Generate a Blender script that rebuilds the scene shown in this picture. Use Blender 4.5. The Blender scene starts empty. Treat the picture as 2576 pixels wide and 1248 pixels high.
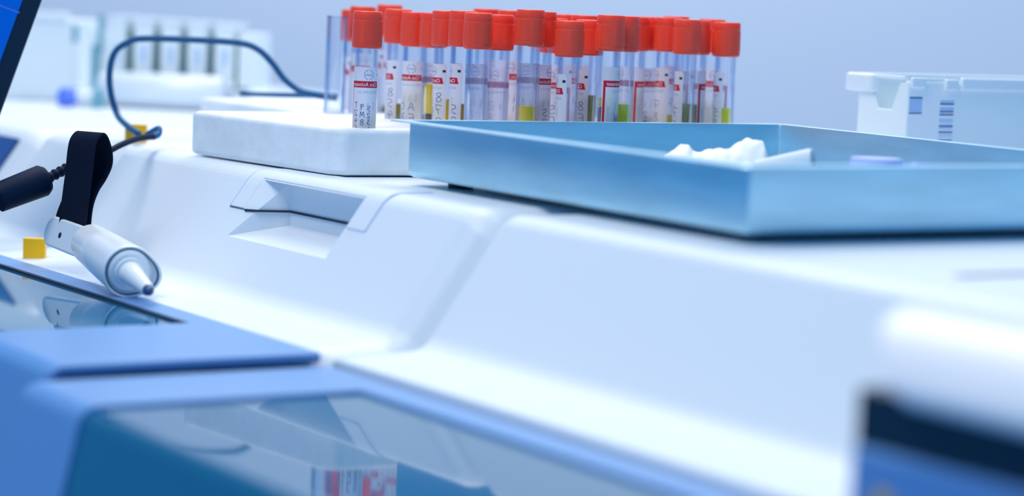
import bpy, bmesh, math, random
import numpy as np
from mathutils import Vector
random.seed(4)
C = bpy.context.scene
COL = C.collection
S = 0.001            # every length below is written in millimetres
W, H = 2576, 1248

# ------------------------------------------------------------------ camera
FPX, YH, ROLL, ANG, HC = 6082.0, 0.0, math.radians(2.4), math.radians(32.9), 103.0
_p = math.atan((H/2-YH)*math.cos(ROLL)/FPX)
_right = np.array([math.sin(ANG), math.cos(ANG), 0.0])
_fwd0 = np.array([-math.cos(ANG), math.sin(ANG), 0.0])
_up0 = np.array([0, 0, 1.0])
_F = _fwd0*math.cos(_p) - _up0*math.sin(_p)
_up = _up0*math.cos(_p) + _fwd0*math.sin(_p)
_R = _right*math.cos(ROLL) + _up*math.sin(ROLL)
_U = -_right*math.sin(ROLL) + _up*math.cos(ROLL)
_O = np.array([0, 0, HC])

cam = bpy.data.cameras.new('camera')
camo = bpy.data.objects.new('camera', cam)
COL.objects.link(camo)
from mathutils import Matrix
camo.matrix_world = Matrix(((_R[0], _U[0], -_F[0], _O[0]*S), (_R[1], _U[1], -_F[1], _O[1]*S),
                            (_R[2], _U[2], -_F[2], _O[2]*S), (0, 0, 0, 1)))
cam.sensor_width = 36.0
cam.lens = FPX*36.0/W
cam.clip_start = 0.02
cam.clip_end = 50
cam.dof.use_dof = True
cam.dof.focus_distance = 1.385
cam.dof.aperture_fstop = 4.2
C.camera = camo

# ------------------------------------------------------------------ world, lamps, exposure
world = bpy.data.worlds.new('world')
C.world = world
world.use_nodes = True
world.node_tree.nodes['Background'].inputs[0].default_value = (0.04, 0.34, 0.76, 1)
world.node_tree.nodes['Background'].inputs[1].default_value = 0.72

def area(name, loc, target, size, power, color):
    l = bpy.data.lights.new(name, 'AREA')
    l.shape = 'RECTANGLE'; l.size = size[0]*S; l.size_y = size[1]*S
    l.energy = power; l.color = color
    o = bpy.data.objects.new(name, l); COL.objects.link(o)
    o.location = [v*S for v in loc]
    d = Vector(target)-Vector(loc)
    o.rotation_euler = d.to_track_quat('-Z', 'Y').to_euler()
    return o
area('ceiling_and_fill_light', (-1650, 1150, 1600), (-1250, 780, 0), (1500, 1300), 13.5, (1.0, 0.90, 0.77))
area('ceiling_and_fill_light', (-950, -120, 1550), (-1200, 700, 0), (900, 900), 20, (1.0, 0.90, 0.78))  # added fill from the front, lifts the module faces and caps
area('ceiling_and_fill_light', (-2300, 1500, 1650), (-2500, 1900, 0), (1800, 700), 28, (0.97, 0.96, 0.97))  # unseen lamp added only to brighten the back wall
C.view_settings.view_transform = 'Standard'
C.view_settings.look = 'None'
C.view_settings.exposure = 0.0
C.view_settings.gamma = 1.0
C.view_settings.use_curve_mapping = False
C.cycles.use_denoising = True
C.cycles.max_bounces = 14
C.cycles.transparent_max_bounces = 40
C.cycles.transmission_bounces = 14
C.cycles.glossy_bounces = 6
C.cycles.sample_clamp_indirect = 6

# ------------------------------------------------------------------ pixel helpers (photo pixel -> point in the room, mm)
def ray(x, y): return _F*FPX + _R*(x-W/2) + _U*(H/2-y)
def at_z(x, y, z):
    v = ray(x, y); return _O + v*(z-HC)/v[2]
def at_y(x, y, Y):
    v = ray(x, y); return _O + v*Y/v[1]
def at_d(x, y, d): return _O + ray(x, y)/FPX*d
TOWARD = -_fwd0      # horizontal, from the things to the camera
ACROSS = _right

# ------------------------------------------------------------------ materials
def mat(name, color, rough=0.5, metal=0.0, spec=0.5, **kw):
    m = bpy.data.materials.new(name); m.use_nodes = True
    nt = m.node_tree; b = nt.nodes['Principled BSDF']
    b.inputs['Base Color'].default_value = (*color, 1)
    b.inputs['Roughness'].default_value = rough
    b.inputs['Metallic'].default_value = metal
    b.inputs['Specular IOR Level'].default_value = spec
    for k, v in kw.items():
        if k in ('noise', 'bump'): continue
        b.inputs[k.replace('_', ' ')].default_value = v
    if 'noise' in kw:        # (scale, lo, hi) multiplies the colour, object coordinates
        sc, lo, hi = kw['noise'][:3]
        tc = nt.nodes.new('ShaderNodeTexCoord'); n = nt.nodes.new('ShaderNodeTexNoise')
        mp = nt.nodes.new('ShaderNodeMapping')
        if len(kw['noise']) > 3: mp.inputs['Scale'].default_value = kw['noise'][3]
        nt.links.new(tc.outputs['Object'], mp.inputs['Vector']); nt.links.new(mp.outputs[0], n.inputs['Vector'])
        n.inputs['Scale'].default_value = sc; n.inputs['Detail'].default_value = 4
        r = nt.nodes.new('ShaderNodeMapRange'); r.inputs['To Min'].default_value = lo; r.inputs['To Max'].default_value = hi
        r.inputs['From Min'].default_value = .3; r.inputs['From Max'].default_value = .7
        nt.links.new(n.outputs[0], r.inputs['Value'])
        mx = nt.nodes.new('ShaderNodeMix'); mx.data_type = 'RGBA'; mx.blend_type = 'MULTIPLY'
        mx.inputs[0].default_value = 1; mx.inputs[6].default_value = (*color, 1)
        nt.links.new(r.outputs[0], mx.inputs[7]); nt.links.new(mx.outputs[2], b.inputs['Base Color'])
    if 'bump' in kw:
        sc, st, dist = kw['bump'][:3]
        tc = nt.nodes.new('ShaderNodeTexCoord'); n = nt.nodes.new('ShaderNodeTexNoise')
        mp = nt.nodes.new('ShaderNodeMapping')
        if len(kw['bump']) > 3: mp.inputs['Scale'].default_value = kw['bump'][3]
        nt.links.new(tc.outputs['Object'], mp.inputs['Vector']); nt.links.new(mp.outputs[0], n.inputs['Vector'])
        n.inputs['Scale'].default_value = sc; n.inputs['Detail'].default_value = 5
        bp = nt.nodes.new('ShaderNodeBump'); bp.inputs['Strength'].default_value = st; bp.inputs['Distance'].default_value = dist
        nt.links.new(n.outputs[0], bp.inputs['Height']); nt.links.new(bp.outputs[0], b.inputs['Normal'])
    return m

def clear_mat(name, tint, gloss=0.35, blend=0.35):
    m = bpy.data.materials.new(name); m.use_nodes = True
    nt = m.node_tree; nt.nodes.remove(nt.nodes['Principled BSDF'])
    out = nt.nodes['Material Output']
    t = nt.nodes.new('ShaderNodeBsdfTransparent')
    lw = nt.nodes.new('ShaderNodeLayerWeight'); lw.inputs['Blend'].default_value = blend
    cr = nt.nodes.new('ShaderNodeMix'); cr.data_type = 'RGBA'
    cr.inputs[6].default_value = (*tint, 1); cr.inputs[7].default_value = (tint[0]*.74, tint[1]*.84, tint[2]*.96, 1)
    nt.links.new(lw.outputs['Facing'], cr.inputs[0]); nt.links.new(cr.outputs[2], t.inputs[0])
    g = nt.nodes.new('ShaderNodeBsdfGlossy'); g.inputs['Roughness'].default_value = 0.06
    g.inputs['Color'].default_value = (.9, .95, 1, 1)
    mx = nt.nodes.new('ShaderNodeMixShader')
    ml = nt.nodes.new('ShaderNodeMath'); ml.operation = 'MULTIPLY_ADD'; ml.inputs[1].default_value = gloss; ml.inputs[2].default_value = .03
    fr = nt.nodes.new('ShaderNodeFresnel'); fr.inputs[0].default_value = 1.45
    nt.links.new(fr.outputs[0], ml.inputs[0]); nt.links.new(ml.outputs[0], mx.inputs[0])
    nt.links.new(t.outputs[0], mx.inputs[1]); nt.links.new(g.outputs[0], mx.inputs[2])
    nt.links.new(mx.outputs[0], out.inputs['Surface'])
    return m

M = {}
M['wall'] = mat('wall_paint', (.74, .80, .88), .8)
M['floor'] = mat('floor_vinyl', (.3, .42, .6), .5)
M['plastic'] = mat('white_instrument_plastic', (.77, .84, .91), .42, spec=.4, bump=(900, .03, .0002))
M['plastic2'] = mat('pale_rack_plastic', (.86, .93, .95), .45)
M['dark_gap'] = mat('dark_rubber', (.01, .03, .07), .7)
M['lid'] = mat('grey_blue_lid_plastic', (.15, .34, .68), .33, spec=.5)
M['smoked'] = mat('smoked_glossy_window', (.010, .12, .25), .035, spec=.5, IOR=2.15)
M['foam'] = mat('expanded_foam', (.90, .94, .97), .75, bump=(220, .35, .0012), noise=(60, .93, 1.03))
M['steel'] = mat('brushed_steel', (.49, .77, .90), .37, metal=.7, noise=(22, .92, 1.07, (1, 1, 5)), bump=(300, .05, .0003, (1, 1, 14)))
M['cap'] = mat('orange_red_cap_plastic', (.93, .08, .038), .38, spec=.45, Subsurface_Weight=.55, Subsurface_Radius=(1.0, .22, .10), Subsurface_Scale=.009)
M['tube'] = clear_mat('clear_tube_plastic', (.985, .985, 1.0))
M['glass'] = clear_mat('empty_tube_glass', (.97, .98, 1.0), .5)
M['paper'] = mat('label_paper', (.97, .97, 1.0), .55)
M['red'] = mat('label_red_ink', (.72, .015, .05), .5)
M['ink'] = mat('label_blue_ink', (.12, .16, .45), .5)
M['grey_ink'] = mat('label_grey_ink', (.45, .52, .68), .5)
M['black'] = mat('label_black_ink', (.005, .03, .06), .5)
M['pen_ink'] = mat('handwriting_ink', (.05, .08, .38), .5)
M['white_ink'] = mat('label_white_letters', (.93, .92, .97), .5)
M['serum'] = mat('yellow_serum', (1.0, .64, .0), .15, Transmission_Weight=.0, spec=.2, IOR=1.33)
M['serum_green'] = mat('bright_yellow_serum', (.95, .84, .0), .15, Transmission_Weight=.0, spec=.2, IOR=1.33)
M['serum_olive'] = mat('olive_serum', (.46, .40, .12), .15, Transmission_Weight=.35, IOR=1.33)
M['serum_amber'] = mat('amber_serum', (.62, .36, .02), .15, Transmission_Weight=.35, IOR=1.33)
M['clot'] = mat('dark_red_clot', (.09, .006, .012), .3)
M['strap'] = mat('black_velcro', (.006, .012, .03), .95, spec=.1, bump=(1500, .6, .0006))
M['cable'] = mat('dark_cable_rubber', (.006, .10, .26), .5, spec=.3)
M['cable_black'] = mat('black_cable_rubber', (.002, .012, .04), .6, spec=.12)
M['yellow'] = mat('orange_yellow_plastic', (1.0, .55, .0), .5)
M['pen'] = mat('white_pen_plastic', (.84, .90, .95), .22, spec=.6)
M['seam_dark'] = mat('dark_seam', (.04, .13, .2), .5)  # dark line colour of the pen and latch seams
M['navy'] = mat('navy_tip_rubber', (.035, .09, .22), .35)
M['bezel'] = mat('black_bezel', (.004, .014, .04), .35)
M['screen'] = mat('blue_screen', (.0, .08, .45), .15, Emission_Color=(0.0, .10, .62, 1), Emission_Strength=.4)
M['glove'] = mat('white_glove', (.93, .95, .97), .6, bump=(60, .5, .002))
M['cup'] = mat('frosted_cup', (.82, .90, .96), .35, Transmission_Weight=.15, IOR=1.2)
M['violet'] = mat('lavender_plastic', (.50, .58, .92), .4)
M['knob'] = mat('violet_blue_knob', (.10, .22, .85), .4)
M['teal'] = mat('teal_grey_plastic', (.16, .42, .50), .5)
M['slot'] = mat('dark_green_slot', (.03, .13, .14), .6)
M['bluebag'] = mat('blue_film', (.02, .20, .70), .35)
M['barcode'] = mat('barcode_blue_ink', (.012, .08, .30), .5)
M['sticker'] = mat('white_sticker', (.92, .93, .98), .5)
M['barcode_light'] = mat('barcode_light_ink', (.45, .62, .90), .5)
M['hood'] = mat('white_cover_plastic', (.95, .94, .98), .35)

# thin paper lets light through
for _k, _c, _w in (('paper', (.90, .90, .97, 1), .45), ('red', (.85, .06, .10, 1), .4)):
    _nt = M[_k].node_tree; _tr = _nt.nodes.new('ShaderNodeBsdfTranslucent'); _tr.inputs[0].default_value = _c
    _mx = _nt.nodes.new('ShaderNodeMixShader'); _mx.inputs[0].default_value = _w
    _nt.links.new(_nt.nodes['Principled BSDF'].outputs[0], _mx.inputs[1]); _nt.links.new(_tr.outputs[0], _mx.inputs[2])
    _nt.links.new(_mx.outputs[0], _nt.nodes['Material Output'].inputs['Surface'])

# ------------------------------------------------------------------ mesh helpers
def build(name, verts, faces, mats, parent=None, fm=None, smooth=False, origin=None, sharp=None):
    """verts in mm (world); origin = where the object sits (mm)"""
    if origin is None: origin = (0, 0, 0)
    if parent is not None: porg = np.array(parent['_o'])
    me = bpy.data.meshes.new(name)
    o0 = np.array(parent['_o']) if parent is not None else np.array(origin, float)
    me.from_pydata([tuple((np.array(v, float)-o0)*S) for v in verts], [], faces)
    ms = mats if isinstance(mats, (list, tuple)) else [mats]
    for m in ms: me.materials.append(m)
    if fm:
        for p, i in zip(me.polygons, fm): p.material_index = i
    bm = bmesh.new(); bm.from_mesh(me); bmesh.ops.recalc_face_normals(bm, faces=bm.faces); bm.to_mesh(me); bm.free()
    if smooth:
        for p in me.polygons: p.use_smooth = True
        if sharp:
            me.set_sharp_from_angle(angle=math.radians(sharp))
    o = bpy.data.objects.new(name, me); COL.objects.link(o)
    if parent is not None: o.parent = parent
    else:
        o.location = [v*S for v in origin]
    o['_o'] = [float(v) for v in o0]
    return o

def empty(name, origin, label=None, cat=None, group=None):
    o = bpy.data.objects.new(name, None); COL.objects.link(o)
    o.location = [v*S for v in origin]; o['_o'] = [float(v) for v in origin]
    o.empty_display_size = .01
    tag(o, label, cat, group)
    return o

def tag(o, label=None, cat=None, group=None, kind=None):
    if label: o['label'] = label
    if cat: o['category'] = cat
    if group: o['group'] = group
    if kind: o['kind'] = kind
    return o

def bevel(o, w, seg=3, ang=35):
    m = o.modifiers.new('bevel', 'BEVEL'); m.width = w*S; m.segments = seg
    m.limit_method = 'ANGLE'; m.angle_limit = math.radians(ang); m.use_clamp_overlap = True
    for p in o.data.polygons: p.use_smooth = True
    n = o.modifiers.new('wn', 'WEIGHTED_NORMAL'); n.keep_sharp = True
    return o

def bake(o):
    dg = bpy.context.evaluated_depsgraph_get(); dg.update()
    me = bpy.data.meshes.new_from_object(o.evaluated_get(dg))
    o.modifiers.clear(); o.data = me

def planar(o, area=60.0):
    """large flat faces keep their own normal, the fillets between them stay smooth"""
    for p in o.data.polygons: p.use_smooth = p.area < area*S*S

def cut(o, cutter):
    m = o.modifiers.new('b', 'BOOLEAN'); m.operation = 'DIFFERENCE'; m.object = cutter; m.solver = 'EXACT'
    bake(o); bpy.data.objects.remove(cutter)

def boxv(x0, x1, y0, y1, z0, z1):
    v = [(x, y, z) for x in (x0, x1) for y in (y0, y1) for z in (z0, z1)]
    f = [(0, 1, 3, 2), (4, 6, 7, 5), (0, 4, 5, 1), (2, 3, 7, 6), (0, 2, 6, 4), (1, 5, 7, 3)]
    return v, f

def obox(c, ex, ey, ez, sx, sy, sz):
    """box centred at c on axes ex, ey, ez with full sizes"""
    c = np.array(c, float)
    v = [c+ex*a*sx/2+ey*b*sy/2+ez*d*sz/2 for a in (-1, 1) for b in (-1, 1) for d in (-1, 1)]
    return v, boxv(0, 1, 0, 1, 0, 1)[1]

def join(*parts):
    V, Fc, fm = [], [], []
    for i, p in enumerate(parts):
        v, f = p[0], p[1]; k = p[2] if len(p) > 2 else 0
        n = len(V); V += list(v); Fc += [tuple(a+n for a in q) for q in f]; fm += [k]*len(f)
    return V, Fc, fm

def prism(prof, x0, x1):
    """profile [(Y, z)] extruded along X; ends may be lists of per-vertex X"""
    n = len(prof)
    a = x0 if isinstance(x0, (list, tuple)) else [x0]*n
    b = x1 if isinstance(x1, (list, tuple)) else [x1]*n
    v = [(a[i], prof[i][0], prof[i][1]) for i in range(n)] + [(b[i], prof[i][0], prof[i][1]) for i in range(n)]
    f = [(i, (i+1) % n, (i+1) % n+n, i+n) for i in range(n)]
    f += [tuple(range(n))[::-1], tuple(range(n, 2*n))]
    return v, f

def poly_prism(pts, z0, z1):
    n = len(pts)
    v = [(p[0], p[1], z0) for p in pts]+[(p[0], p[1], z1) for p in pts]
    f = [(i, (i+1) % n, (i+1) % n+n, i+n) for i in range(n)]+[tuple(range(n))[::-1], tuple(range(n, 2*n))]
    return v, f

def frame_from(axis, hint=(0, 0, 1)):
    a = np.array(axis, float); a /= np.linalg.norm(a)
    h = np.array(hint, float)
    if abs(a@h) > .95: h = np.array([1., 0, 0])
    u = np.cross(h, a); u /= np.linalg.norm(u); w = np.cross(a, u)
    return a, u, w

def lathe(prof, p0, axis=(0, 0, 1), seg=40, sx=1, sy=1, rfun=None, hint=(0, 0, 1), caps=True):
    """prof [(dist along axis, radius)]"""
    a, u, w = frame_from(axis, hint); p0 = np.array(p0, float)
    V, Fc = [], []
    for (t, r) in prof:
        for k in range(seg):
            th = 2*math.pi*k/seg; rr = r*(rfun(th, t) if rfun else 1)
            V.append(p0+a*t+u*rr*sx*math.cos(th)+w*rr*sy*math.sin(th))
    for i in range(len(prof)-1):
        for k in range(seg):
            k2 = (k+1) % seg
            Fc.append((i*seg+k, i*seg+k2, (i+1)*seg+k2, (i+1)*seg+k))
    if caps:
        Fc.append(tuple(range(seg))[::-1]); Fc.append(tuple(range((len(prof)-1)*seg, len(prof)*seg)))
    return V, Fc

def smooth_path(pts, n=10):
    P = [np.array(p, float) for p in pts]; P = [2*P[0]-P[1]]+P+[2*P[-1]-P[-2]]
    out = []
    for i in range(1, len(P)-2):
        for k in range(n):
            t = k/n
            out.append(.5*((2*P[i])+(-P[i-1]+P[i+1])*t+(2*P[i-1]-5*P[i]+4*P[i+1]-P[i+2])*t*t+(-P[i-1]+3*P[i]-3*P[i+1]+P[i+2])*t**3))
    out.append(P[-2]); return out

def tube_path(pts, r, seg=12):
    V, Fc = [], []
    n = len(pts); u = None
    for i, p in enumerate(pts):
        t = pts[min(i+1, n-1)]-pts[max(i-1, 0)]; t = t/np.linalg.norm(t)
        if u is None: _, u, _ = frame_from(t)
        u = u-t*(u@t); u /= np.linalg.norm(u); w = np.cross(t, u)
        rr = r(i/(n-1)) if callable(r) else r
        for k in range(seg):
            th = 2*math.pi*k/seg; V.append(p+rr*(u*math.cos(th)+w*math.sin(th)))
    for i in range(n-1):
        for k in range(seg):
            k2 = (k+1) % seg; Fc.append((i*seg+k, i*seg+k2, (i+1)*seg+k2, (i+1)*seg+k))
    Fc.append(tuple(range(seg))[::-1]); Fc.append(tuple(range((n-1)*seg, n*seg)))
    return V, Fc

def ribbon(pts, width_dir, w, th):
    """closed slab following pts, w wide along width_dir, th thick"""
    V, Fc = [], []; n = len(pts); wd = np.array(width_dir, float); wd /= np.linalg.norm(wd)
    for i, p in enumerate(pts):
        t = pts[min(i+1, n-1)]-pts[max(i-1, 0)]; t = t/np.linalg.norm(t)
        nn = np.cross(t, wd); nn /= np.linalg.norm(nn)
        for a, b in ((-1, -1), (1, -1), (1, 1), (-1, 1)):
            V.append(p+wd*a*w/2+nn*b*th/2)
    for i in range(n-1):
        for k in range(4):
            k2 = (k+1) % 4; Fc.append((i*4+k, i*4+k2, (i+1)*4+k2, (i+1)*4+k))
    Fc += [(3, 2, 1, 0), tuple(range((n-1)*4, n*4))]
    return V, Fc

_tc = {}
def text_mesh(s):
    """flat letters: cap height 1, start at x=0"""
    if s in _tc: return _tc[s]
    c = bpy.data.curves.new('t', 'FONT'); c.body = s; c.size = 1.0; c.resolution_u = 2
    o = bpy.data.objects.new('t', c); COL.objects.link(o)
    dg = bpy.context.evaluated_depsgraph_get(); dg.update()
    me = bpy.data.meshes.new_from_object(o.evaluated_get(dg))
    v = np.array([tuple(p.co)[:2] for p in me.vertices]); f = [tuple(p.vertices) for p in me.polygons]
    v[:, 0] -= v[:, 0].min(); v /= .7
    bpy.data.objects.remove(o); bpy.data.curves.remove(c); bpy.data.meshes.remove(me)
    _tc[s] = (v, f); return v, f

# ------------------------------------------------------------------ the room
def structure(name, v, f, m, **k):
    o = build(name, v, f, m, **k); o['kind'] = 'structure'; return o
FLOOR = -900
wc = _O + _fwd0*3100
wv = [wc+ACROSS*a+np.array([0, 0, b]) for a in (-2600, 2600) for b in (FLOOR-HC, 1700)]
wv2 = [p+_fwd0*60 for p in wv]
structure('wall_back', wv+wv2, [(0, 1, 3, 2), (4, 6, 7, 5), (0, 2, 6, 4), (1, 5, 7, 3), (0, 4, 5, 1), (2, 3, 7, 6)], M['wall'])
fc = [_O+_fwd0*a+ACROSS*b for a in (-900, 3160) for b in (-2600, 2600)]
structure('floor', [(p[0], p[1], z) for z in (FLOOR-40, FLOOR) for p in fc],
          [(0, 1, 3, 2), (4, 6, 7, 5), (0, 4, 5, 1), (2, 3, 7, 6), (0, 2, 6, 4), (1, 5, 7, 3)], M['floor'])

# ------------------------------------------------------------------ the analyser modules
DECKY, FOLDY, FOLDZ, FLY, FLZ, BACKY = 628, 583, -63.5, 536.4, -65.6, 1180
prof = [(BACKY, FLOOR), (BACKY, 0), (DECKY, 0), (FOLDY, FOLDZ), (FLY, FLZ), (FLY, FLOOR)]
prof_in = [(BACKY-12, FLOOR), (BACKY-12, -17), (637.3, -17), (592.3, -80.5), (FLY+9, -82), (FLY+9, FLOOR)]

def module(name, x0, x1, label, draft=0):
    root = empty(name, ((x0+x1)/2, 700, FLOOR), label, 'laboratory machine')
    if not draft: v, f = prism(prof, x0, x1)
    else:            # the right-hand end is drafted, falling away into the joint
        n_ = len(prof)
        v = [(x0, *p) for p in prof]+[(x1-draft, *p) for p in prof]+[(x1, *p) for p in prof_in]
        f = [(i+k*n_, (i+1) % n_+k*n_, (i+1) % n_+(k+1)*n_, i+(k+1)*n_) for k in (0, 1) for i in range(n_)]
        f += [tuple(range(n_))[::-1], tuple(range(2*n_, 3*n_))]
    b = build('housing', v, f, M['plastic'], root)
    bm = bmesh.new(); bm.from_mesh(b.data); lay = bm.edges.layers.float.new('bevel_weight_edge')
    for e in bm.edges:
        if len(e.link_faces) == 2 and e.calc_face_angle(0) > .3:
            ys = [w.co.y+b['_o'][1]*S for w in e.verts]; zs = [w.co.z+b['_o'][2]*S for w in e.verts]
            e[lay] = .3 if all(abs(y-FLY*S) < 2e-4 for y in ys) and max(zs) > -.08 else 1.0
    bm.to_mesh(b.data); bm.free()
    m = b.modifiers.new('b1', 'BEVEL'); m.width = 8*S; m.segments = 7; m.limit_method = 'WEIGHT'
    bake(b)
    return root, b

# left module with the latch pocket
modL, bodyL = module('analyzer_module', -1432, -985.5, 'white analyser module with a recessed latch pocket, under the foam blocks', draft=17)
# pocket: opening on the slanted face, blind recess going inward
def fpt(x, y, off=0):
    n = np.array([0, 63.5, -45.]); n /= np.linalg.norm(n)
    v = ray(x, y); p0 = np.array([0, DECKY, 0.])
    t = ((p0-_O)@n+off)/(v@n); return _O+v*t
px0, px1 = -1228, -1111
zt, zb = -4.5, -36
def facey(z): return DECKY + z*45/63.5
n = np.array([0, -63.5, 45.]); n = n/np.linalg.norm(n)   # outward
pv = []
for (X, z, d) in ((px0-2, zt, 0), (px1+2, zt, 0), (px1+2, zb, 0), (px0-2, zb, 0)):
    p = np.array([X, facey(z), z]); pv.append(p+n*9)
for (X, yy, z) in ((px0+12, 636, -5), (px1-1, 636, -5), (px1-1, 636, -29.5), (px0+12, 636, -29.5)):
    pv.append(np.array([X, yy, z]))
# keep outer opening exact: insert the face ring
ring = [np.array([X, facey(z), z]) for (X, z) in ((px0, zt), (px1, zt), (px1, zb), (px0, zb))]
out = [r+n*9 for r in ring]
V = out+ring+pv[4:]
Fq = [(0, 1, 2, 3)[::-1]]+[(i, (i+1) % 4, (i+1) % 4+4, i+4) for i in range(4)]+[(i+4, (i+1) % 4+4, (i+1) % 4+8, i+8) for i in range(4)]+[(8, 9, 10, 11)]
cutter = build('cut', V, Fq, M['plastic'])
cut(bodyL, cutter)
b2 = bodyL.modifiers.new('b2', 'BEVEL'); b2.width = 1.3*S; b2.segments = 3; b2.limit_method = 'ANGLE'; b2.angle_limit = math.radians(38)
for p in bodyL.data.polygons: p.use_smooth = True
bake(bodyL); planar(bodyL)
bodyL.data.materials.clear(); bodyL.data.materials.append(M['plastic'])

# latch plate: a thin raised plate that wraps the deck edge around the pocket top, with its dark seam
def latch_strip(pts, w, th, name, mtl, parent, wd=(1, 0, 0)):
    v, f = ribbon([np.array(p, float) for p in pts], wd, w, th)
    return build(name, v, f, mtl, parent)
def on_face(X, s):
    """s mm measured along the rounded profile from the deck edge: negative back over the deck"""
    R = 8.0
    L = math.hypot(45, 63.5)
    if s < -R: return np.array([X, DECKY-s, 0.0])
    if s > R: return np.array([X, DECKY-45*s/L, -63.5*s/L])
    a = np.array([DECKY+R, 0.0]); b = np.array([DECKY, 0.0]); c_ = np.array([DECKY-45*R/L, -63.5*R/L])
    t = (s+R)/(2*R); q = (1-t)**2*a+2*t*(1-t)*b+t*t*c_
    return np.array([X, q[0], q[1]])
def seam(path, r, name, mtl, parent):
    v, f = tube_path(path, r, 6); o = build(name, v, f, mtl, parent, smooth=True); return o
XL, XR = -1246, -1090
sL, sR = 25.5, 24.5
plate_v, plate_f = [], []
def strip_on_face(X0, X1, s0, s1, lift0, nseg=14):
    v, f = [], []
    for i in range(nseg+1):
        s = s0+(s1-s0)*i/nseg
        p = on_face(0, s); q = on_face(0, s+.5)
        t = (q-p)/np.linalg.norm(q-p); nn = np.array([0, t[2], -t[1]])
        if nn[2] < 0: nn = -nn
        for X, l in ((X0, lift0), (X1, lift0), (X1, -2.), (X0, -2.)):
            v.append(np.array([X, p[1], p[2]])+nn*l)
    for i in range(nseg):
        for k in range(4):
            k2 = (k+1) % 4; f.append((i*4+k, i*4+k2, (i+1)*4+k2, (i+1)*4+k))
    f += [(3, 2, 1, 0), tuple(range(nseg*4, nseg*4+4))]
    return v, f
lv = join(strip_on_face(XL, px0-1.5, -26, sL, .45), strip_on_face(px1+1.5, XR, -26, sR, .8), strip_on_face(px0-1.5, px1+1.5, -26, 4.2, .45))
latch = build('latch_plate', lv[0], lv[1], M['plastic'], modL); bevel(latch, .5, 2)
latch['label'] = 'thin raised plate round the top of the pocket'
seam([on_face(XL-.4, s)+n*.12 for s in np.linspace(-26, sL, 24)], .33, 'seam', M['barcode_light'], modL)
seam([on_face(XR+.4, s)+n*.12 for s in np.linspace(-26, sR, 24)], .33, 'seam', M['barcode_light'], modL)
seam([on_face(x, sL+.5)+n*.05 for x in np.linspace(XL, px0, 5)], .42, 'seam', M['seam_dark'], modL)
# black split line inside the pocket
zz = -21.5
def pk(X, Y): return np.array([X, Y, zz])
left_y = facey(zz)
seam([pk(px0+.8, left_y), pk(px0+6.6, 618.2), pk(px0+12.8, 635.3), pk(px1-1.0, 635.3)], .75, 'split_line', M['dark_gap'], modL)

# right module
modR, bodyR = module('analyzer_module', -980.5, -300, 'long white analyser module in front, under the steel tray')
planar(bodyR)
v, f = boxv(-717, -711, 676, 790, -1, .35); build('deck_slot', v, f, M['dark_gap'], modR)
# far-left modules
modF, bodyF = module('analyzer_module', -1562, -1436, 'white module face left of the black strap, half hidden by it', draft=22)
planar(bodyF)
modG, bodyG = module('analyzer_module', -2350, -1565, 'pale blue machine deck at the left edge behind the dark screen', draft=28)
planar(bodyG)
# gap fillers (dark joint between modules)
for a, b_, par in ((-1435.5, -1432.5, modF), (-1564.8, -1562.2, modG)):
    v, f = boxv(a, b_, 650 if a > -1500 else 720, BACKY-5, FLOOR, -6 if a > -1500 else -150)
    build('joint', v, f, M['lid'], par)

v, f = prism([(DECKY-5.5, -8.5), (FOLDY+5, -57), (FOLDY+3, -55.5), (DECKY-7.5, -7)], -1900, -1597)  # dark plate put in to give the shade of the far-left recess
cv_ = build('recess_shade', v, f, M['barcode'], modG); cv_['label'] = 'dark blue plate standing in for the shaded recess on the slanted front'

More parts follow.
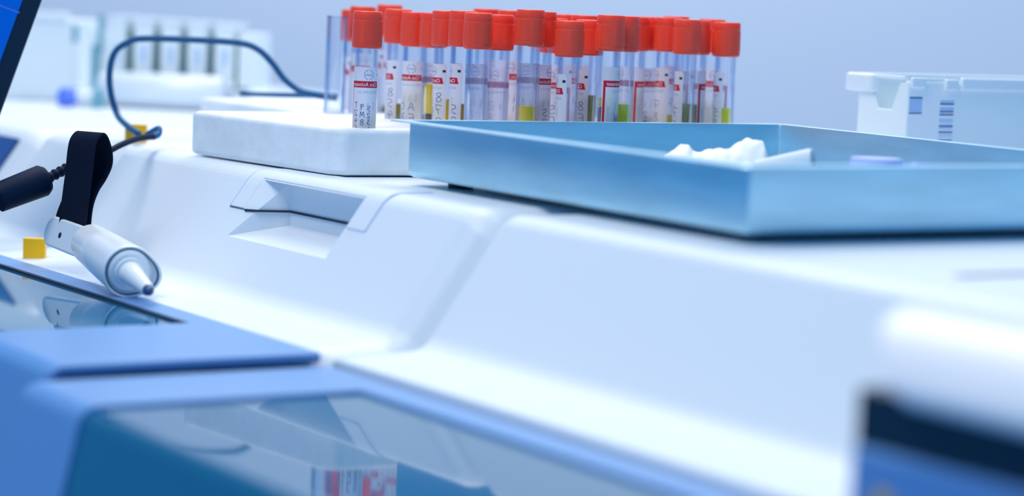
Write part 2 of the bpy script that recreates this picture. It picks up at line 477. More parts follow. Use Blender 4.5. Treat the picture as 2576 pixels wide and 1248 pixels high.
# ------------------------------------------------------------------ hinged lids: horizontal top, fold, steep front
def lid(name, x0, x1, yr, zt_, yf, wx0, wx1, wyr, label, wlow=-240):
    root = empty(name, ((x0+x1)/2, (yr+yf)/2, zt_-6), label, 'lid')
    # outline of the top surface in YZ
    def curve(y_rear, lift=0, R=9):
        pts = [(y_rear, zt_+lift), (yf+R+6, zt_+lift)]
        for k in range(1, 9):
            a = math.radians(k*77/8)
            pts.append((yf+R+6-(R+lift)*math.sin(a), zt_-R+(R+lift)*math.cos(a)))
        y, z = pts[-1]
        L = 190
        pts.append((y-L*math.cos(math.radians(77)), z-L*math.sin(math.radians(77))))
        return pts
    top = curve(yr)
    low = curve(yr, -5.5)
    prof_ = top+low[::-1]
    def seg(xa, xb, name_, y_rear=yr, m=M['lid'], lift=0, th=5.5):
        t = curve(y_rear, lift); l = curve(y_rear, lift-th)
        return prism(t+l[::-1], xa, xb)
    # bezel = full slab minus the window
    b = build('bezel', *seg(x0, x1, ''), M['lid'], root)
    bb = b.modifiers.new('b', 'BEVEL'); bb.width = 2.2*S; bb.segments = 4; bb.limit_method = 'ANGLE'; bb.angle_limit = math.radians(30)
    bake(b)
    # window cutter: prism following the curve, rear at wyr
    t = curve(wyr, 6); l = curve(wyr, -16)
    t[-1] = (t[-1][0]+math.cos(math.radians(77))*20, t[-1][1]+math.sin(math.radians(77))*20)
    l[-1] = (l[-1][0]+math.cos(math.radians(77))*20, l[-1][1]+math.sin(math.radians(77))*20)
    c_ = build('cut', *prism(t+l[::-1], wx0, wx1), M['lid'])
    mm = c_.modifiers.new('b', 'BEVEL'); mm.width = 5*S; mm.segments = 4; mm.limit_method = 'ANGLE'; mm.angle_limit = math.radians(60)
    bake(c_)
    cut(b, c_)
    b.data.materials.clear(); b.data.materials.append(M['lid'])
    for p in b.data.polygons: p.use_smooth = True
    b3 = b.modifiers.new('b3', 'BEVEL'); b3.width = 1.6*S; b3.segments = 3; b3.limit_method = 'ANGLE'; b3.angle_limit = math.radians(40)
    bake(b); planar(b, 40)
    t = curve(wyr+6, -1.3); l = curve(wyr+6, -3.5); t[0] = (t[0][0], t[0][1]-.15)
    w = build('window', *prism(t+l[::-1], wx0-5, wx1+5), M['smoked'], root)
    w['label'] = 'smoked glossy window set into the lid'
    w.data.set_sharp_from_angle(angle=math.radians(35))
    planar(w, 1500)
    return root
lid1 = lid('hinged_lid', -1640, -986, 535, -64.1, 392, -1560, -1092, 517, 'grey-blue lid with a glossy dark window below the white marker pen')
lid2 = lid('hinged_lid', -974, -600, 533, -68.6, 375, -908, -660, 512, 'nearest grey-blue lid mirroring the foam and tubes in its dark window')
# plinths under the lids
for nm, a, b_, par in (('plinth', -1636, -990, lid1), ('plinth', -972, -604, lid2)):
    v, f = boxv(a, b_, 432, 530, FLOOR, -92)
    build(nm, v, f, M['lid'], par)
# thin black gasket at the rear edge of the left window
v, f = boxv(-1560, -1093, 514.6, 517.2, -66.6, -64.2)
build('gasket', v, f, M['dark_gap'], lid1)

# ------------------------------------------------------------------ foam blocks
def foam_block(name, pts, z0, z1, label, bw=5):
    v, f = poly_prism(pts, z0, z1)
    cx = sum(p[0] for p in pts)/len(pts); cy = sum(p[1] for p in pts)/len(pts)
    o = build(name, v, f, M['foam'], origin=(cx, cy, z0))
    b = o.modifiers.new('b', 'BEVEL'); b.width = bw*S; b.segments = 5; b.limit_method = 'ANGLE'; b.angle_limit = math.radians(40)
    for p in o.data.polygons: p.use_smooth = True
    o.modifiers.new('wn', 'WEIGHTED_NORMAL').keep_sharp = True
    tag(o, label, 'foam block')
    return o
foam1 = foam_block('foam_block', [(-1353, 637), (-1198, 648.5), (-1189, 655), (-1186, 694), (-1150, 786), (-1149, 950), (-1330, 950), (-1330, 722), (-1352, 722)],
                   .8, 27.5, 'white foam block holding the capped tubes, beside the steel tray', 3.5)
foam2 = foam_block('foam_block', [(-1535, 729), (-1338, 727), (-1338, 806), (-1535, 806)], .8, 26.5,
                   'second white foam slab behind, left of the empty glass tube', 3)

# ------------------------------------------------------------------ blood tubes
RT = 6.5
STROKES = {'0': [[(0, .5), (.2, 1), (.7, 1), (.9, .5), (.6, 0), (.2, .1), (0, .5)]], '1': [[(.3, 1), (.5, 0)]],
 '2': [[(0, .8), (.4, 1), (.8, .75), (.1, 0), (.9, .05)]], '3': [[(0, .95), (.6, .95), (.4, .55), (.8, .3), (.3, 0), (0, .1)]],
 '4': [[(.3, 1), (.05, .4), (.95, .45)], [(.7, .9), (.45, -.1)]], '5': [[(.9, 1), (.25, .95), (.15, .6), (.7, .5), (.6, .1), (0, 0)]],
 '7': [[(0, .95), (.9, 1), (.35, 0)], [(.2, .5), (.8, .55)]], '8': [[(.8, .9), (.3, 1), (.15, .75), (.8, .3), (.6, 0), (.1, .1), (.2, .4), (.8, .75), (.8, .9)]],
 '9': [[(.8, .8), (.4, 1), (.15, .7), (.6, .55), (.8, .9), (.6, 0)]], 'T': [[(0, 1), (.95, .95)], [(.5, .95), (.35, 0)]],
 'J': [[(.2, .95), (.9, 1)], [(.6, 1), (.5, .1), (.1, .1)]], 'A': [[(0, 0), (.45, 1), (.9, 0)], [(.2, .4), (.8, .4)]],
 'E': [[(.9, 1), (.1, .9), (.1, 0), (.9, .1)], [(.1, .5), (.7, .5)]], 'M': [[(0, 0), (.2, 1), (.5, .3), (.8, 1), (.95, 0)]],
 'W': [[(0, 1), (.25, 0), (.5, .7), (.75, 0), (1, 1)]], 'k': [[(.1, 1), (.1, 0)], [(.8, .7), (.1, .4), (.9, 0)]],
 'D': [[(.1, 0), (.15, 1), (.8, .8), (.7, .1), (.1, 0)]], 'S': [[(.9, .9), (.3, 1), (.2, .65), (.8, .4), (.6, 0), (0, .1)]],
 'C': [[(.9, .9), (.3, .9), (.05, .4), (.4, 0), (.9, .15)]], 'X': [[(0, 1), (.9, 0)], [(.9, 1), (0, 0)]],
 'g': [[(.8, .8), (.2, .8), (.2, .4), (.8, .5), (.8, .9), (.7, -.2), (.1, -.1)]], 'n': [[(0, 0), (.1, .8)], [(.1, .5), (.6, .8), (.8, 0)]]}
LABW, LABH = 22.0, 46.0
def label_geo(hand, faint=False):
    """flat pieces in (s, t): s mm leftwards from the right edge, t mm down from the label top; list of (verts, faces, mat, lift)"""
    P = []
    def grid(s0, s1, t0, t1, m, lift, ns=None, slant=0):
        ns = ns or max(1, int(abs(s1-s0)/.9)); v, f = [], []
        for i in range(ns+1):
            s = s0+(s1-s0)*i/ns
            v += [(s+(slant if i == 0 else 0), t0), (s, t1)]
        f = [(2*i, 2*i+1, 2*i+3, 2*i+2) for i in range(ns)]
        P.append((v, f, m, lift))
    # paper with rounded top corners
    v, f = [], []; N = 44; r = 1.6
    for i in range(N+1):
        s = LABW*i/N; e = min(s, LABW-s)
        t0 = r-math.sqrt(max(0, r*r-(r-e)**2)) if e < r else 0
        v += [(s, t0), (s, LABH)]
    f = [(2*i, 2*i+1, 2*i+3, 2*i+2) for i in range(N)]
    P.append((v, f, 0, 0))
    grid(1.9, LABW-.6, 8.0, 11.7, 1, .05, slant=1.1)
    grid(LABW-2.0, LABW-.6, 11.7, LABH, 1, .05, 2)
    grid(.8, 2.7, 3.4, 4.9, 4, .05)
    def ring(cs, ct, R, wdt, m, nside=8, ph=math.pi/8):
        v = []
        for k in range(nside):
            a = 2*math.pi*k/nside+ph
            v += [(cs+R*math.cos(a), ct+R*math.sin(a)), (cs+(R-wdt)*math.cos(a), ct+(R-wdt)*math.sin(a))]
        f = [(2*k, 2*k+1, (2*k+3) % (2*nside), (2*k+2) % (2*nside)) for k in range(nside)]
        P.append((v, f, m, .06))
    ring(9.5, 4.4, 2.9, .28, 2)
    def text(s, s0, tb, h, m, wdt=None, vert=False, lift=.08):
        v, f = text_mesh(s)
        sx = h if wdt is None else wdt/v[:, 0].max()
        if not vert: vv = [(s0+p[0]*sx, tb-p[1]*h) for p in v]
        else: vv = [(s0-p[1]*h, tb-p[0]*sx) for p in v]
        P.append((vv, f, m, lift))
    text('xinle', 7.45, 4.95, 1.25, 2, 4.1)
    text('Clot Activator', 4.2, 10.9, 2.15, 3, 15.5)
    text('REF:XLPA-C4', 3.2, 14.9, 1.5, 5, 12.6)
    for i, w_ in enumerate(('DATE', 'TEST', 'NAME')):
        text(w_, 6.5+i*3.8, 24+i*.6, 1.1, 6, 4.4, True)
    text('19GQ0130000I', 18.6, 37, 1.15, 6, 14, True)
    # handwriting: columns
    def stroke(pts, m=5):
        v, f = [], []; pts = [np.array(p) for p in pts]; wd = .17
        fine = smooth_path([(p[0], p[1], 0) for p in pts], 5); fine = [p[:2] for p in fine]
        for i, p in enumerate(fine):
            t = fine[min(i+1, len(fine)-1)]-fine[max(i-1, 0)]; L = np.linalg.norm(t)+1e-6; nn = np.array([-t[1], t[0]])/L
            v += [tuple(p+nn*wd), tuple(p-nn*wd)]
        f = [(2*i, 2*i+1, 2*i+3, 2*i+2) for i in range(len(fine)-1)]
        P.append((v, f, 7, .1))
    for (s0, t0, size, word) in hand:
        for k, ch in enumerate(word):
            if ch not in STROKES: continue
            for st in STROKES[ch]:
                # characters stand upright one above the other, turned a quarter
                stroke([(s0+x*size, t0+k*size*1.75+(1-y)*size*1.25) for x, y in st])
    return P
LMATS = [M['paper'], M['red'], M['ink'], M['white_ink'], M['black'], M['grey_ink'], M['grey_ink'], M['pen_ink']]

def tube_obj(x, y, d, theta, serum, level, clot, hand, label, tilt=(0, 0), length=75, capped=True):
    top = at_d(x, y, d)           # centre of the cap top as seen in the photo
    ztop = top[2]
    base_z = ztop-79.0
    root = empty('blood_tube' if capped else 'glass_tube', (top[0], top[1], base_z), label, 'test tube', 'capped blood tubes in the foam block' if capped else None)
    b0 = np.array([top[0], top[1], base_z])
    hl = 75.0
    p = [(0, .3), (.6, 2.8), (1.8, 4.6), (3.6, 5.9), (6, RT), (hl, RT), (hl, RT-1.0), (6.2, RT-1.0), (4.2, 4.8), (2.6, 3.4), (1.5, .3)]
    v, f = lathe(p, b0, seg=36)
    build('tube', v, f, M['tube'], root, smooth=True, sharp=50)
    # cap
    ph0 = random.random()*1.05
    def rf(th, t):
        if 3.2 < t < 15.8:
            a = ((th+ph0) % (math.pi/3))-math.pi/6
            return 1.018 if abs(a) < .36 else .985
        return 1.0
    cz = ztop-21
    cp = [(0, 7.2), (.25, 8.0), (1.2, 8.5), (2.0, 8.6), (2.4, 8.45), (3.0, 8.45), (3.3, 8.5), (15.6, 8.35), (15.9, 8.15), (16.5, 8.35), (20.0, 8.3), (20.8, 7.9), (21.0, 7.3), (20.6, 6.9), (20.3, 3.0)]
    v, f = lathe(cp, np.array([top[0], top[1], cz]), seg=72, rfun=rf)
    build('cap', v, f, M['cap'], root, smooth=True, sharp=28)
    # contents
    if serum:
        zl = min(top[2]-24, at_d(x, level, d)[2])
        hgt = zl-base_z
        zc = hgt*clot
        rr = RT-1.12
        if clot > 0:
            cv, cf = lathe([(1.8, .3), (2.6, 3.0), (4.2, 4.5), (6.2, rr), (max(7, zc), rr), (max(7, zc)+1.2, rr*.6)], b0, seg=28)
            build('blood_clot', cv, cf, M['clot'], root, smooth=True, sharp=50)
        st = max(7, zc)+1.3 if clot > 0 else 6.3
        if hgt > st+1:
            sv, sf = lathe([(st, rr), (hgt-.5, rr), (hgt, rr-.25)], b0, seg=28)
            build('serum', sv, sf, M[serum], root, smooth=True, sharp=50)
    # label wrapped round the tube
    if theta is not None:
        ltop = ztop-21-9.5+random.uniform(-1.2, 1.0)
        V, Fc, fm = [], [], []
        for (pv_, pf, m, lift) in label_geo(hand):
            n0 = len(V); R = RT+.09+lift
            for (s, t) in pv_:
                a = math.radians(theta)-s/RT
                q = TOWARD*math.cos(a)*R+ACROSS*math.sin(a)*R
                V.append((top[0]+q[0], top[1]+q[1], ltop-t))
            Fc += [tuple(i+n0 for i in q) for q in pf]; fm += [m]*len(pf)
        build('paper_label', V, Fc, LMATS, root, fm=fm)
    # slight lean
    root.rotation_euler = (math.radians(tilt[0]), math.radians(tilt[1]), 0)
    return root

Hs = [(5.5, 19, 4.2, '8548')]
TUBES = [
 # x, ytop, depth, theta, serum, level y, clot share, handwriting, tilt, label
 (926, 28, 1365, 103, 'serum', 300, .35, [(15.5, 20, 2.5, 'T24517'), (11.5, 21, 2.5, '9M8k2'), (8, 22, 2.2, '52314')], 'red-capped tube nearest the left end, label reaching the foam'),
 (912, 16, 1545, 100, 'serum', 290, .4, [(6, 20, 4, '52')], 'red-capped tube hidden right behind the frontmost leftmost tube'),
 (893, 24, 1590, 4, None, 0, 0, [(7, 20, 4, '0')], 'leftmost red-capped tube at the back, beside the empty glass tube'),
 (981, 12, 1575, -22, 'serum_olive', 268, .1, [(2.6, 18, 3.6, '0TJ255')], 'red-capped tube with the tallest cap, behind the left end'),
 (1004, 23, 1480, 6, 'serum_olive', 262, .2, [(2.2, 17, 3.8, '8548')], 'red-capped tube with 8548 handwritten on a narrow label'),
 (1044, 30, 1464, 76, 'serum', 232, .45, [(13, 25, 3.4, 'CX'), (7, 25, 3.8, 'AE')], 'red-capped tube whose octagon logo faces the viewer, left of the open yellow serum'),
 (1096, 32, 1448, -82, 'serum', 213, .48, [(6, 20, 4, '17')], 'red-capped tube showing clear deep yellow serum without any label in front'),
 (1124, 27, 1431, 17, 'serum', 250, .3, [(2.6, 17, 4.2, '8722'), (8.6, 26, 2.6, '0724')], 'red-capped tube with 8722 handwritten on its label'),
 (1167, 27, 1416, 6, 'serum_amber', 262, .3, [(2.6, 24, 4.0, '525')], 'red-capped tube just left of the clear unlabelled front tube'),
 (1206, 32, 1399, -86, None, 0, 0, [(6, 20, 4, '13')], 'large front red-capped tube, clear and empty with its label turned away'),
 (1225, 22, 1505, 196, 'serum', 262, .3, [(6, 20, 4, '13')], 'red-capped tube behind the clear front one, thin red stripe showing'),
 (1259, 37, 1425, -78, None, 0, 0, [(6, 20, 4, '58')], 'red-capped tube low behind the right side of the clear front tube'),
 (1285, 26, 1480, 92, 'serum', 290, .3, [(10, 19, 4.2, 'kDM'), (5, 22, 3, '11')], 'red-capped tube with heavy handwriting behind the two clear tubes'),
 (1336, 24, 1402, -80, 'serum', 268, .0, [(6, 20, 4, '22')], 'tall front red-capped tube with a short column of yellow serum'),
 (1366, 29, 1420, 143, 'serum_amber', 250, .3, [(17, 24, 2.4, '8n2'), (11, 26, 3.2, 'S8')], 'red-capped tube with a broad red label stripe, overlapping the tube with the short serum column'),
 (1394, 46, 1462, 76, None, 0, 0, [(6, 22, 4, 'S0')], 'red-capped tube squeezed behind, cap edge below its neighbours, near the middle'),
 (1428, 36, 1492, 50, 'serum', 280, .3, [(6, 20, 4, '3')], 'back-row red-capped tube left of the pair of back caps, near the middle'),
 (1436, 52, 1402, -6, None, 0, 0, [(3, 28, 4, '04')], 'front red-capped tube sitting lowest, short label turned left'),
 (1470, 38, 1468, 40, 'serum', 280, .3, [(6, 20, 4, '7')], 'back-row red-capped tube right of the pair of back caps, near the middle'),
 (1485, 50, 1436, 6, 'serum_olive', 240, .1, [(2.6, 19, 4.0, '8E0')], 'red-capped tube with olive serum, left of the open dark clot'),
 (1537, 38, 1409, 162, 'serum_green', 247, .8, [(10, 27, 4.2, 'WM')], 'front red-capped tube with a dark clot left of its red label edge'),
 (1573, 40, 1426, -76, 'serum_green', 263, .0, [(6, 20, 4, '4')], 'red-capped tube of bright yellow serum right of the clot tube'),
 (1602, 42, 1484, 190, 'serum_olive', 236, .82, [(6, 20, 4, '9')], 'back red-capped tube with a black column of blood'),
 (1636, 42, 1500, 74, 'serum', 290, .3, [(12, 23, 4.2, 'Cg'), (8, 27, 3, '2M')], 'red-capped tube showing the wide red title bar, right of the black blood'),
 (1682, 44, 1480, 14, 'serum', 290, .3, [(6, 20, 4.2, '78')], 'red-capped tube overlapping the title-bar tube, label ending mid tube'),
 (1702, 41, 1512, 60, 'serum', 290, .3, [(6, 20, 4, '3')], 'back-row red-capped tube hidden between the right-hand front caps'),
 (1731, 49, 1458, -12, 'serum_olive', 262, .0, [(3, 22, 4.6, '75')], 'large front red-capped tube with 75 handwritten, second front tube from the right'),
 (1757, 51, 1478, 205, 'serum_olive', 264, .2, [(6, 20, 4, '1')], 'red-capped tube of cloudy olive serum behind the second front tube from the right'),
 (1790, 48, 1516, 104, 'serum_green', 263, .0, [(15, 27, 2.4, 'M8')], 'red-capped tube with yellow-green serum left of the rightmost tube'),
 (1831, 56, 1475, -12, 'serum_green', 273, .0, [(2.8, 22, 3.8, '5803')], 'rightmost red-capped tube, bright yellow serum, 5803 handwritten'),
]
for i, (x, y, d, th, se, lv_, cl, hand, lab) in enumerate(TUBES):
    tube_obj(x, y, d, th, se, lv_, cl, hand, lab, tilt=(random.uniform(-.5, .5), random.uniform(-.5, .5)))
# empty glass tube
b0 = at_z(832, 278, 12)
gb = np.array([-1362., 741., 12.])
gt = empty('glass_tube', gb, 'empty open glass tube without a cap at the left of the red-capped tubes', 'test tube')
v, f = lathe([(0, .3), (.6, 2.8), (1.8, 4.6), (3.6, 5.9), (6, 6.7), (76, 6.7), (76, 5.8), (6.2, 5.8), (4.2, 4.8), (2.6, 3.4), (1.5, .3)], gb, seg=36)
build('glass_wall', v, f, M['glass'], gt, smooth=True, sharp=50)
v, f = lathe([(75.2, 6.75), (76.2, 6.75), (76.2, 5.75), (75.2, 5.75), (75.2, 6.75)], gb, seg=36, caps=False)
build('rim', v, f, M['glass'], gt, smooth=True, sharp=50)
gt.rotation_euler = (0, math.radians(.8), 0)

# ------------------------------------------------------------------ steel tray
TX, TY, TA, TB, TTH, TZ0, TZ1 = -1139.6, 666.4, 306.8, 255.8, math.radians(-1.1), 4.2, 34.8
ux = np.array([math.cos(TTH), math.sin(TTH), 0]); uy = np.array([-math.sin(TTH), math.cos(TTH), 0])
def tp(a, b, z): return np.array([TX, TY, 0])+ux*a+uy*b+np.array([0, 0, z])
def rrect(o, z, r, n=5):
    """rounded rectangle ring grown outward by o"""
    pts = []
    for (cx, cy, a0) in ((r-o, r-o, 180), (TA-r+o, r-o, 270), (TA-r+o, TB-r+o, 0), (r-o, TB-r+o, 90)):
        for k in range(n+1):
            a = math.radians(a0+90*k/n); pts.append(tp(cx+r*math.cos(a), cy+r*math.sin(a), z))
    return pts
tray = empty('steel_tray', tp(TA/2, TB/2, 0), 'open brushed stainless steel tray with an outward rim, on the white deck', 'tray')
def ring_mesh(rings):
    m = len(rings[0]); V = [p for r in rings for p in r]
    Fc = [(i*m+k, i*m+(k+1) % m, (i+1)*m+(k+1) % m, (i+1)*m+k) for i in range(len(rings)-1) for k in range(m)]
    return V, Fc
outer = [rrect(-4.5, TZ0, 3), rrect(-2.2, TZ0+.4, 3), rrect(-.6, TZ0+1.8, 3), rrect(0, TZ0+4.2, 3), rrect(0, TZ1-.6, 3), rrect(.4, TZ1-.2, 3)]
inner = [rrect(-1.0, TZ1-1.0, 3), rrect(-1.0, TZ0+4.4, 3), rrect(-1.8, TZ0+2.2, 3), rrect(-4.5, TZ0+1.2, 3)]
fl = [rrect(7.6, TZ1-.2, 3), rrect(8.0, TZ1+.2, 3), rrect(7.6, TZ1+.6, 3), rrect(-.6, TZ1+.6, 3)]
V, Fc = ring_mesh(outer+fl+inner)
m_ = len(outer[0])
Fc.append(tuple(range(m_))[::-1]); Fc.append(tuple(range(len(V)-m_, len(V))))
o = build('pan', V, Fc, M['steel'], tray, smooth=True, sharp=40)
# welded corner seams inside and out
for (a, b) in ((1.6, TB-1.6),):
    v, f = tube_path([tp(a, b, z) for z in (TZ0+5, 20, TZ1-1)], .5, 8)
    build('weld_seam', v, f, M['teal'], tray, smooth=True)
v, f = tube_path([tp(TA-1.6, TB-1.6, z) for z in (TZ0+5, 20, TZ1-1)], .5, 8)
build('weld_seam', v, f, M['teal'], tray, smooth=True)
for a in (22, TA-22):
    for b in (22, TB-22):
        v, f = lathe([(0, 7), (4.3, 7)], tp(a, b, 0), seg=20); build('foot', v, f, M['dark_gap'], tray)

# things in the tray --------------------------------------------------------
def heap(name, outline, d, depth_mm, label, cat, m, z0, rng, rough=1.2):
    """crumpled sheet: its height follows the outline, it swells to depth_mm front to back"""
    pts = [at_d(x, y, d) for x, y in outline]
    U = [(p-pts[0])@ACROSS for p in pts]; Z = [p[2] for p in pts]
    nu, nv = 70, 26; V = []
    ph = [rng.uniform(0, 6.28) for _ in range(8)]
    for i in range(nu+1):
        u = U[0]+(U[-1]-U[0])*i/nu; hz = float(np.interp(u, U, Z))
        for j in range(nv+1):
            w = -1+2*j/nv
            k = max(0, 1-abs(w)**2.4)**.7
            e = min(1, min(i, nu-i)/5+.05)
            hh = z0+(hz-z0)*k
            wob = rough*(abs(math.sin(u*.21+w*2.6+ph[0]))-.5+.6*abs(math.sin(u*.43-w*4.1+ph[1]))-.3)*k*e
            p = pts[0]*0+np.array([pts[0][0], pts[0][1], 0])+ACROSS*u+_fwd0*(w*depth_mm/2*(.55+.45*e))
            V.append((p[0], p[1], max(z0, hh+wob)))
    Fc = [(i*(nv+1)+j, i*(nv+1)+j+1, (i+1)*(nv+1)+j+1, (i+1)*(nv+1)+j) for i in range(nu) for j in range(nv)]
    nb = len(V)
    rim = [i*(nv+1) for i in range(nu+1)]+[nu*(nv+1)+j for j in range(1, nv+1)]+[i*(nv+1)+nv for i in range(nu-1, -1, -1)]+[j for j in range(nv-1, 0, -1)]
    Fc.append(tuple(rim))
    c_ = sum(np.array(p) for p in V)/len(V)
    o = build(name, V, Fc, m, smooth=True, origin=(c_[0], c_[1], z0))
    tag(o, label, cat); return o
rg = random.Random(3)
ZF = TZ0+1.3
heap('crumpled_glove', [(1655, 402), (1690, 380), (1712, 367), (1730, 366), (1742, 382), (1760, 382), (1800, 377), (1838, 373), (1856, 362), (1878, 350), (1905, 352), (1920, 358), (1928, 385), (1934, 425)],
     1290, 46, 'crumpled white glove lying in the steel tray', 'glove', M['glove'], ZF, rg)
a_, b_ = at_d(1905, 425, 1262), at_d(2046, 404, 1250)
ax = b_-a_; L = np.linalg.norm(ax)
v, f = lathe([(0, 4.6), (L*.5, 5.6), (L-2, 6.5), (L, 6.2), (L+.3, 5.4), (L-3, 5.0), (4, 4.0)], a_, ax, seg=32)
zoff = min(p[2] for p in v)-ZF
cup = build('plastic_cup', v, f, M['cup'], smooth=True, sharp=50, origin=(a_[0], a_[1], ZF))
tag(cup, 'translucent plastic cup lying on its side right of the glove', 'cup')
# the rolled film it leans on
c0 = at_d(1975, 432, 1255)
v, f = lathe([(-22, 3), (-20, 7), (20, 7), (22, 3)], (c0[0], c0[1], ZF+7.05), ACROSS, seg=24)
tag(build('tissue_roll', v, f, M['glove'], smooth=True, sharp=50, origin=(c0[0], c0[1], ZF)), 'small rolled white tissue under the plastic cup', 'tissue')
c1 = at_d(2205, 408, 1215)
v, f = lathe([(0, 13), (1, 14.4), (9, 14.4), (c1[2]-ZF+2, 13)], (c1[0], c1[1], ZF), seg=32)
tag(build('container_cap', v, f, M['violet'], smooth=True, sharp=40, origin=(c1[0], c1[1], ZF)), 'blurred lavender cap standing in the steel tray', 'cap')
heap('plastic_film', [(2225, 435), (2262, 420), (2300, 412), (2350, 415), (2400, 420), (2440, 420), (2480, 432)], 1190, 40,
     'blue plastic film in the right part of the tray', 'plastic film', M['bluebag'], ZF, rg)

# ------------------------------------------------------------------ white carrier with a barcode, right
KX, KY = -1116.4, 1006.3
KT = 64.6
car = empty('sample_carrier', (KX-22, KY+90, 0), 'white plastic carrier with a barcode label behind the steel tray', 'container')
v, f = boxv(KX-46, KX, KY, KY+260, 0, KT-1)
box_ = build('body', v, f, M['plastic2'], car)
c_ = build('cut', *boxv(KX-43.5, KX-2.5, KY+2.5, KY+257, 3, KT+5), M['plastic2']); cut(box_, c_)
cn = build('cut', [(KX-36, KY-3, KT+2), (KX-6, KY-3, KT+2), (KX-15, KY-3, KT-19), (KX-28, KY-3, KT-19), (KX-36, KY+3.5, KT+2), (KX-6, KY+3.5, KT+2), (KX-15, KY+3.5, KT-19), (KX-28, KY+3.5, KT-19)],
           [(0, 1, 2, 3), (4, 7, 6, 5), (0, 4, 5, 1), (1, 5, 6, 2), (2, 6, 7, 3), (3, 7, 4, 0)], M['plastic2']); cut(box_, cn)
box_.data.materials.clear(); box_.data.materials.append(M['plastic2']); bevel(box_, 1.0, 2)
def cbox(name, x0, x1, y0, y1, z0, z1, m, bw=.8):
    o = build(name, *boxv(x0, x1, y0, y1, z0, z1), m, car); bevel(o, bw, 3); return o
cbox('rim', KX-1, KX+2.4, KY+42, KY+260, KT-6, KT+2, M['pen'], 1.6)
cbox('rim', KX-47, KX-43, KY, KY+260, KT-4, KT+2.5, M['pen'], 1.4)
cbox('clip', KX-56, KX-30, KY-3.5, KY+4, KT-9, KT+2.2, M['pen'], 2.2)
cbox('clip', KX-30, KX-3, KY-1.2, KY+2, KT-.5, KT+2, M['pen'], .6)
cbox('clip', KX-.5, KX+2.2, KY+1, KY+13, KT-5, KT+1.5, M['pen'], 1.2)
cbox('clip', KX-.5, KX+2.2, KY+29, KY+40, KT-6, KT+.8, M['pen'], 1.2)
cbox('crossbar', KX-3, KX-1, KY+10, KY+32, KT-4, KT+1.2, M['plastic2'], .5)
lab_ = build('barcode_label', *join((*boxv(KX+.05, KX+.22, KY+1, KY+38.5, 1.0, KT-4.5), 0),
      *[(*boxv(KX+.2, KX+.3, KY+26.6, KY+38.0, KT-a-h, KT-a), k) for a, h, k in
        [(12.2, .8, 2), (13.2, .6, 2), (14.0, 1.0, 1), (16.4, 2.0, 2), (18.7, 1.0, 1), (20.6, 1.0, 1), (23.6, .9, 2), (24.9, 1.0, 2), (27.0, .9, 2), (28.0, .9, 1), (29.6, .5, 2),
         (31.5, .9, 1), (33.2, .6, 2), (34.5, .5, 2), (36.6, .7, 1), (38.8, .7, 1), (40.0, .5, 2), (42, 1, 1), (44.5, 1.4, 1), (47, .6, 1), (49, 1, 1)]],
      (*boxv(KX+.2, KX+.3, KY+1.2, KY+11.6, KT-20.6, KT-10.6), 2),
      (*boxv(KX+.3, KX+.36, KY+1.2, KY+11.6, KT-11.4, KT-10.5), 1), (*boxv(KX+.3, KX+.36, KY+1.2, KY+11.6, KT-20.8, KT-20.1), 1))[:2],
      [M['sticker'], M['barcode'], M['barcode_light']], car,
      fm=[0]*6+sum([[k]*6 for k in [2, 2, 1, 2, 1, 1, 2, 2, 2, 1, 2, 1, 2, 2, 1, 1, 2, 1, 1, 1, 1]], [])+[2]*6+[1]*12)
lab_['label'] = 'white label with a vertical barcode'

# ------------------------------------------------------------------ blurred sample rack, far left behind
def local(p0, ang):
    e1 = ACROSS*math.cos(ang)-_fwd0*math.sin(ang); e2 = ACROSS*math.sin(ang)+_fwd0*math.cos(ang)
    return np.array(p0, float), e1, e2
D0 = 2050
r0 = at_d(262, 285, D0); r0[2] = 0
P0, e1, e2 = local(r0, math.radians(12))
rack = empty('sample_rack', P0, 'blurred white sample rack with five dark slots far behind the cable', 'rack')
ez = np.array([0, 0, 1.0])
def rbox(name, a0, a1, b0, b1, z0, z1, m, par, bw=1.0):
    v, f = obox(P0+e1*(a0+a1)/2+e2*(b0+b1)/2+ez*(z0+z1)/2, e1, e2, ez, a1-a0, b1-b0, z1-z0)
    o = build(name, v, f, m, par); bevel(o, bw, 2); return o
k_ = D0/FPX
for i in range(5):
    a = (322+71*i-262)*k_
    rbox('holder', a-19.5, a-3, 0, 34, 24, 74-i*.6, M['plastic2'], rack)
    rbox('slot', a-3, a+2.4, 6, 30, 14, 66-i*.6, M['slot'], rack, .2)
    rbox('window', a-12.5, a-8, -.6, 1, 38, 52, M['barcode_light'], rack, .2)
    rbox('top_clip', a-17, a-2, -2, 36, 72-i*.6, 76-i*.6, M['pen'], rack)
rbox('end_block', 344*k_, 400*k_, 4, 34, 20, 66, M['plastic2'], rack)
rbox('base_rail', 0, 352*k_, 2, 34, 0, 18, M['plastic'], rack)
q0 = P0+e1*10*k_*1+e2*-16+ez*15
v, f = lathe([(0, 13), (2, 15), (318*k_-2, 15), (318*k_, 13)], q0, e1, seg=32)
ro = build('white_roll', v, f, M['pen'], smooth=True, sharp=50, origin=(q0[0], q0[1], 0)); tag(ro, 'thick white roll lying in front of the blurred sample rack', 'roll')
q0 = at_d(150, 245, 2000)
kn = empty('knob_cylinder', q0-ez*13, 'blurred white cylinder with a violet-blue knob at its left end', 'knob')
v, f = lathe([(0, 6.5), (2, 8.5), (14, 8.5), (17, 7)], q0, e1, seg=28); build('knob', v, f, M['knob'], kn, smooth=True, sharp=50)
v, f = lathe([(17, 6.2), (32, 6.2)], q0+ez*1.5, e1, seg=28); build('shaft', v, f, M['pen'], kn, smooth=True, sharp=50)
v, f = lathe([(32, 9), (36, 9.5), (37, 8)], q0, e1, seg=28); build('collar', v, f, M['teal'], kn, smooth=True, sharp=50)
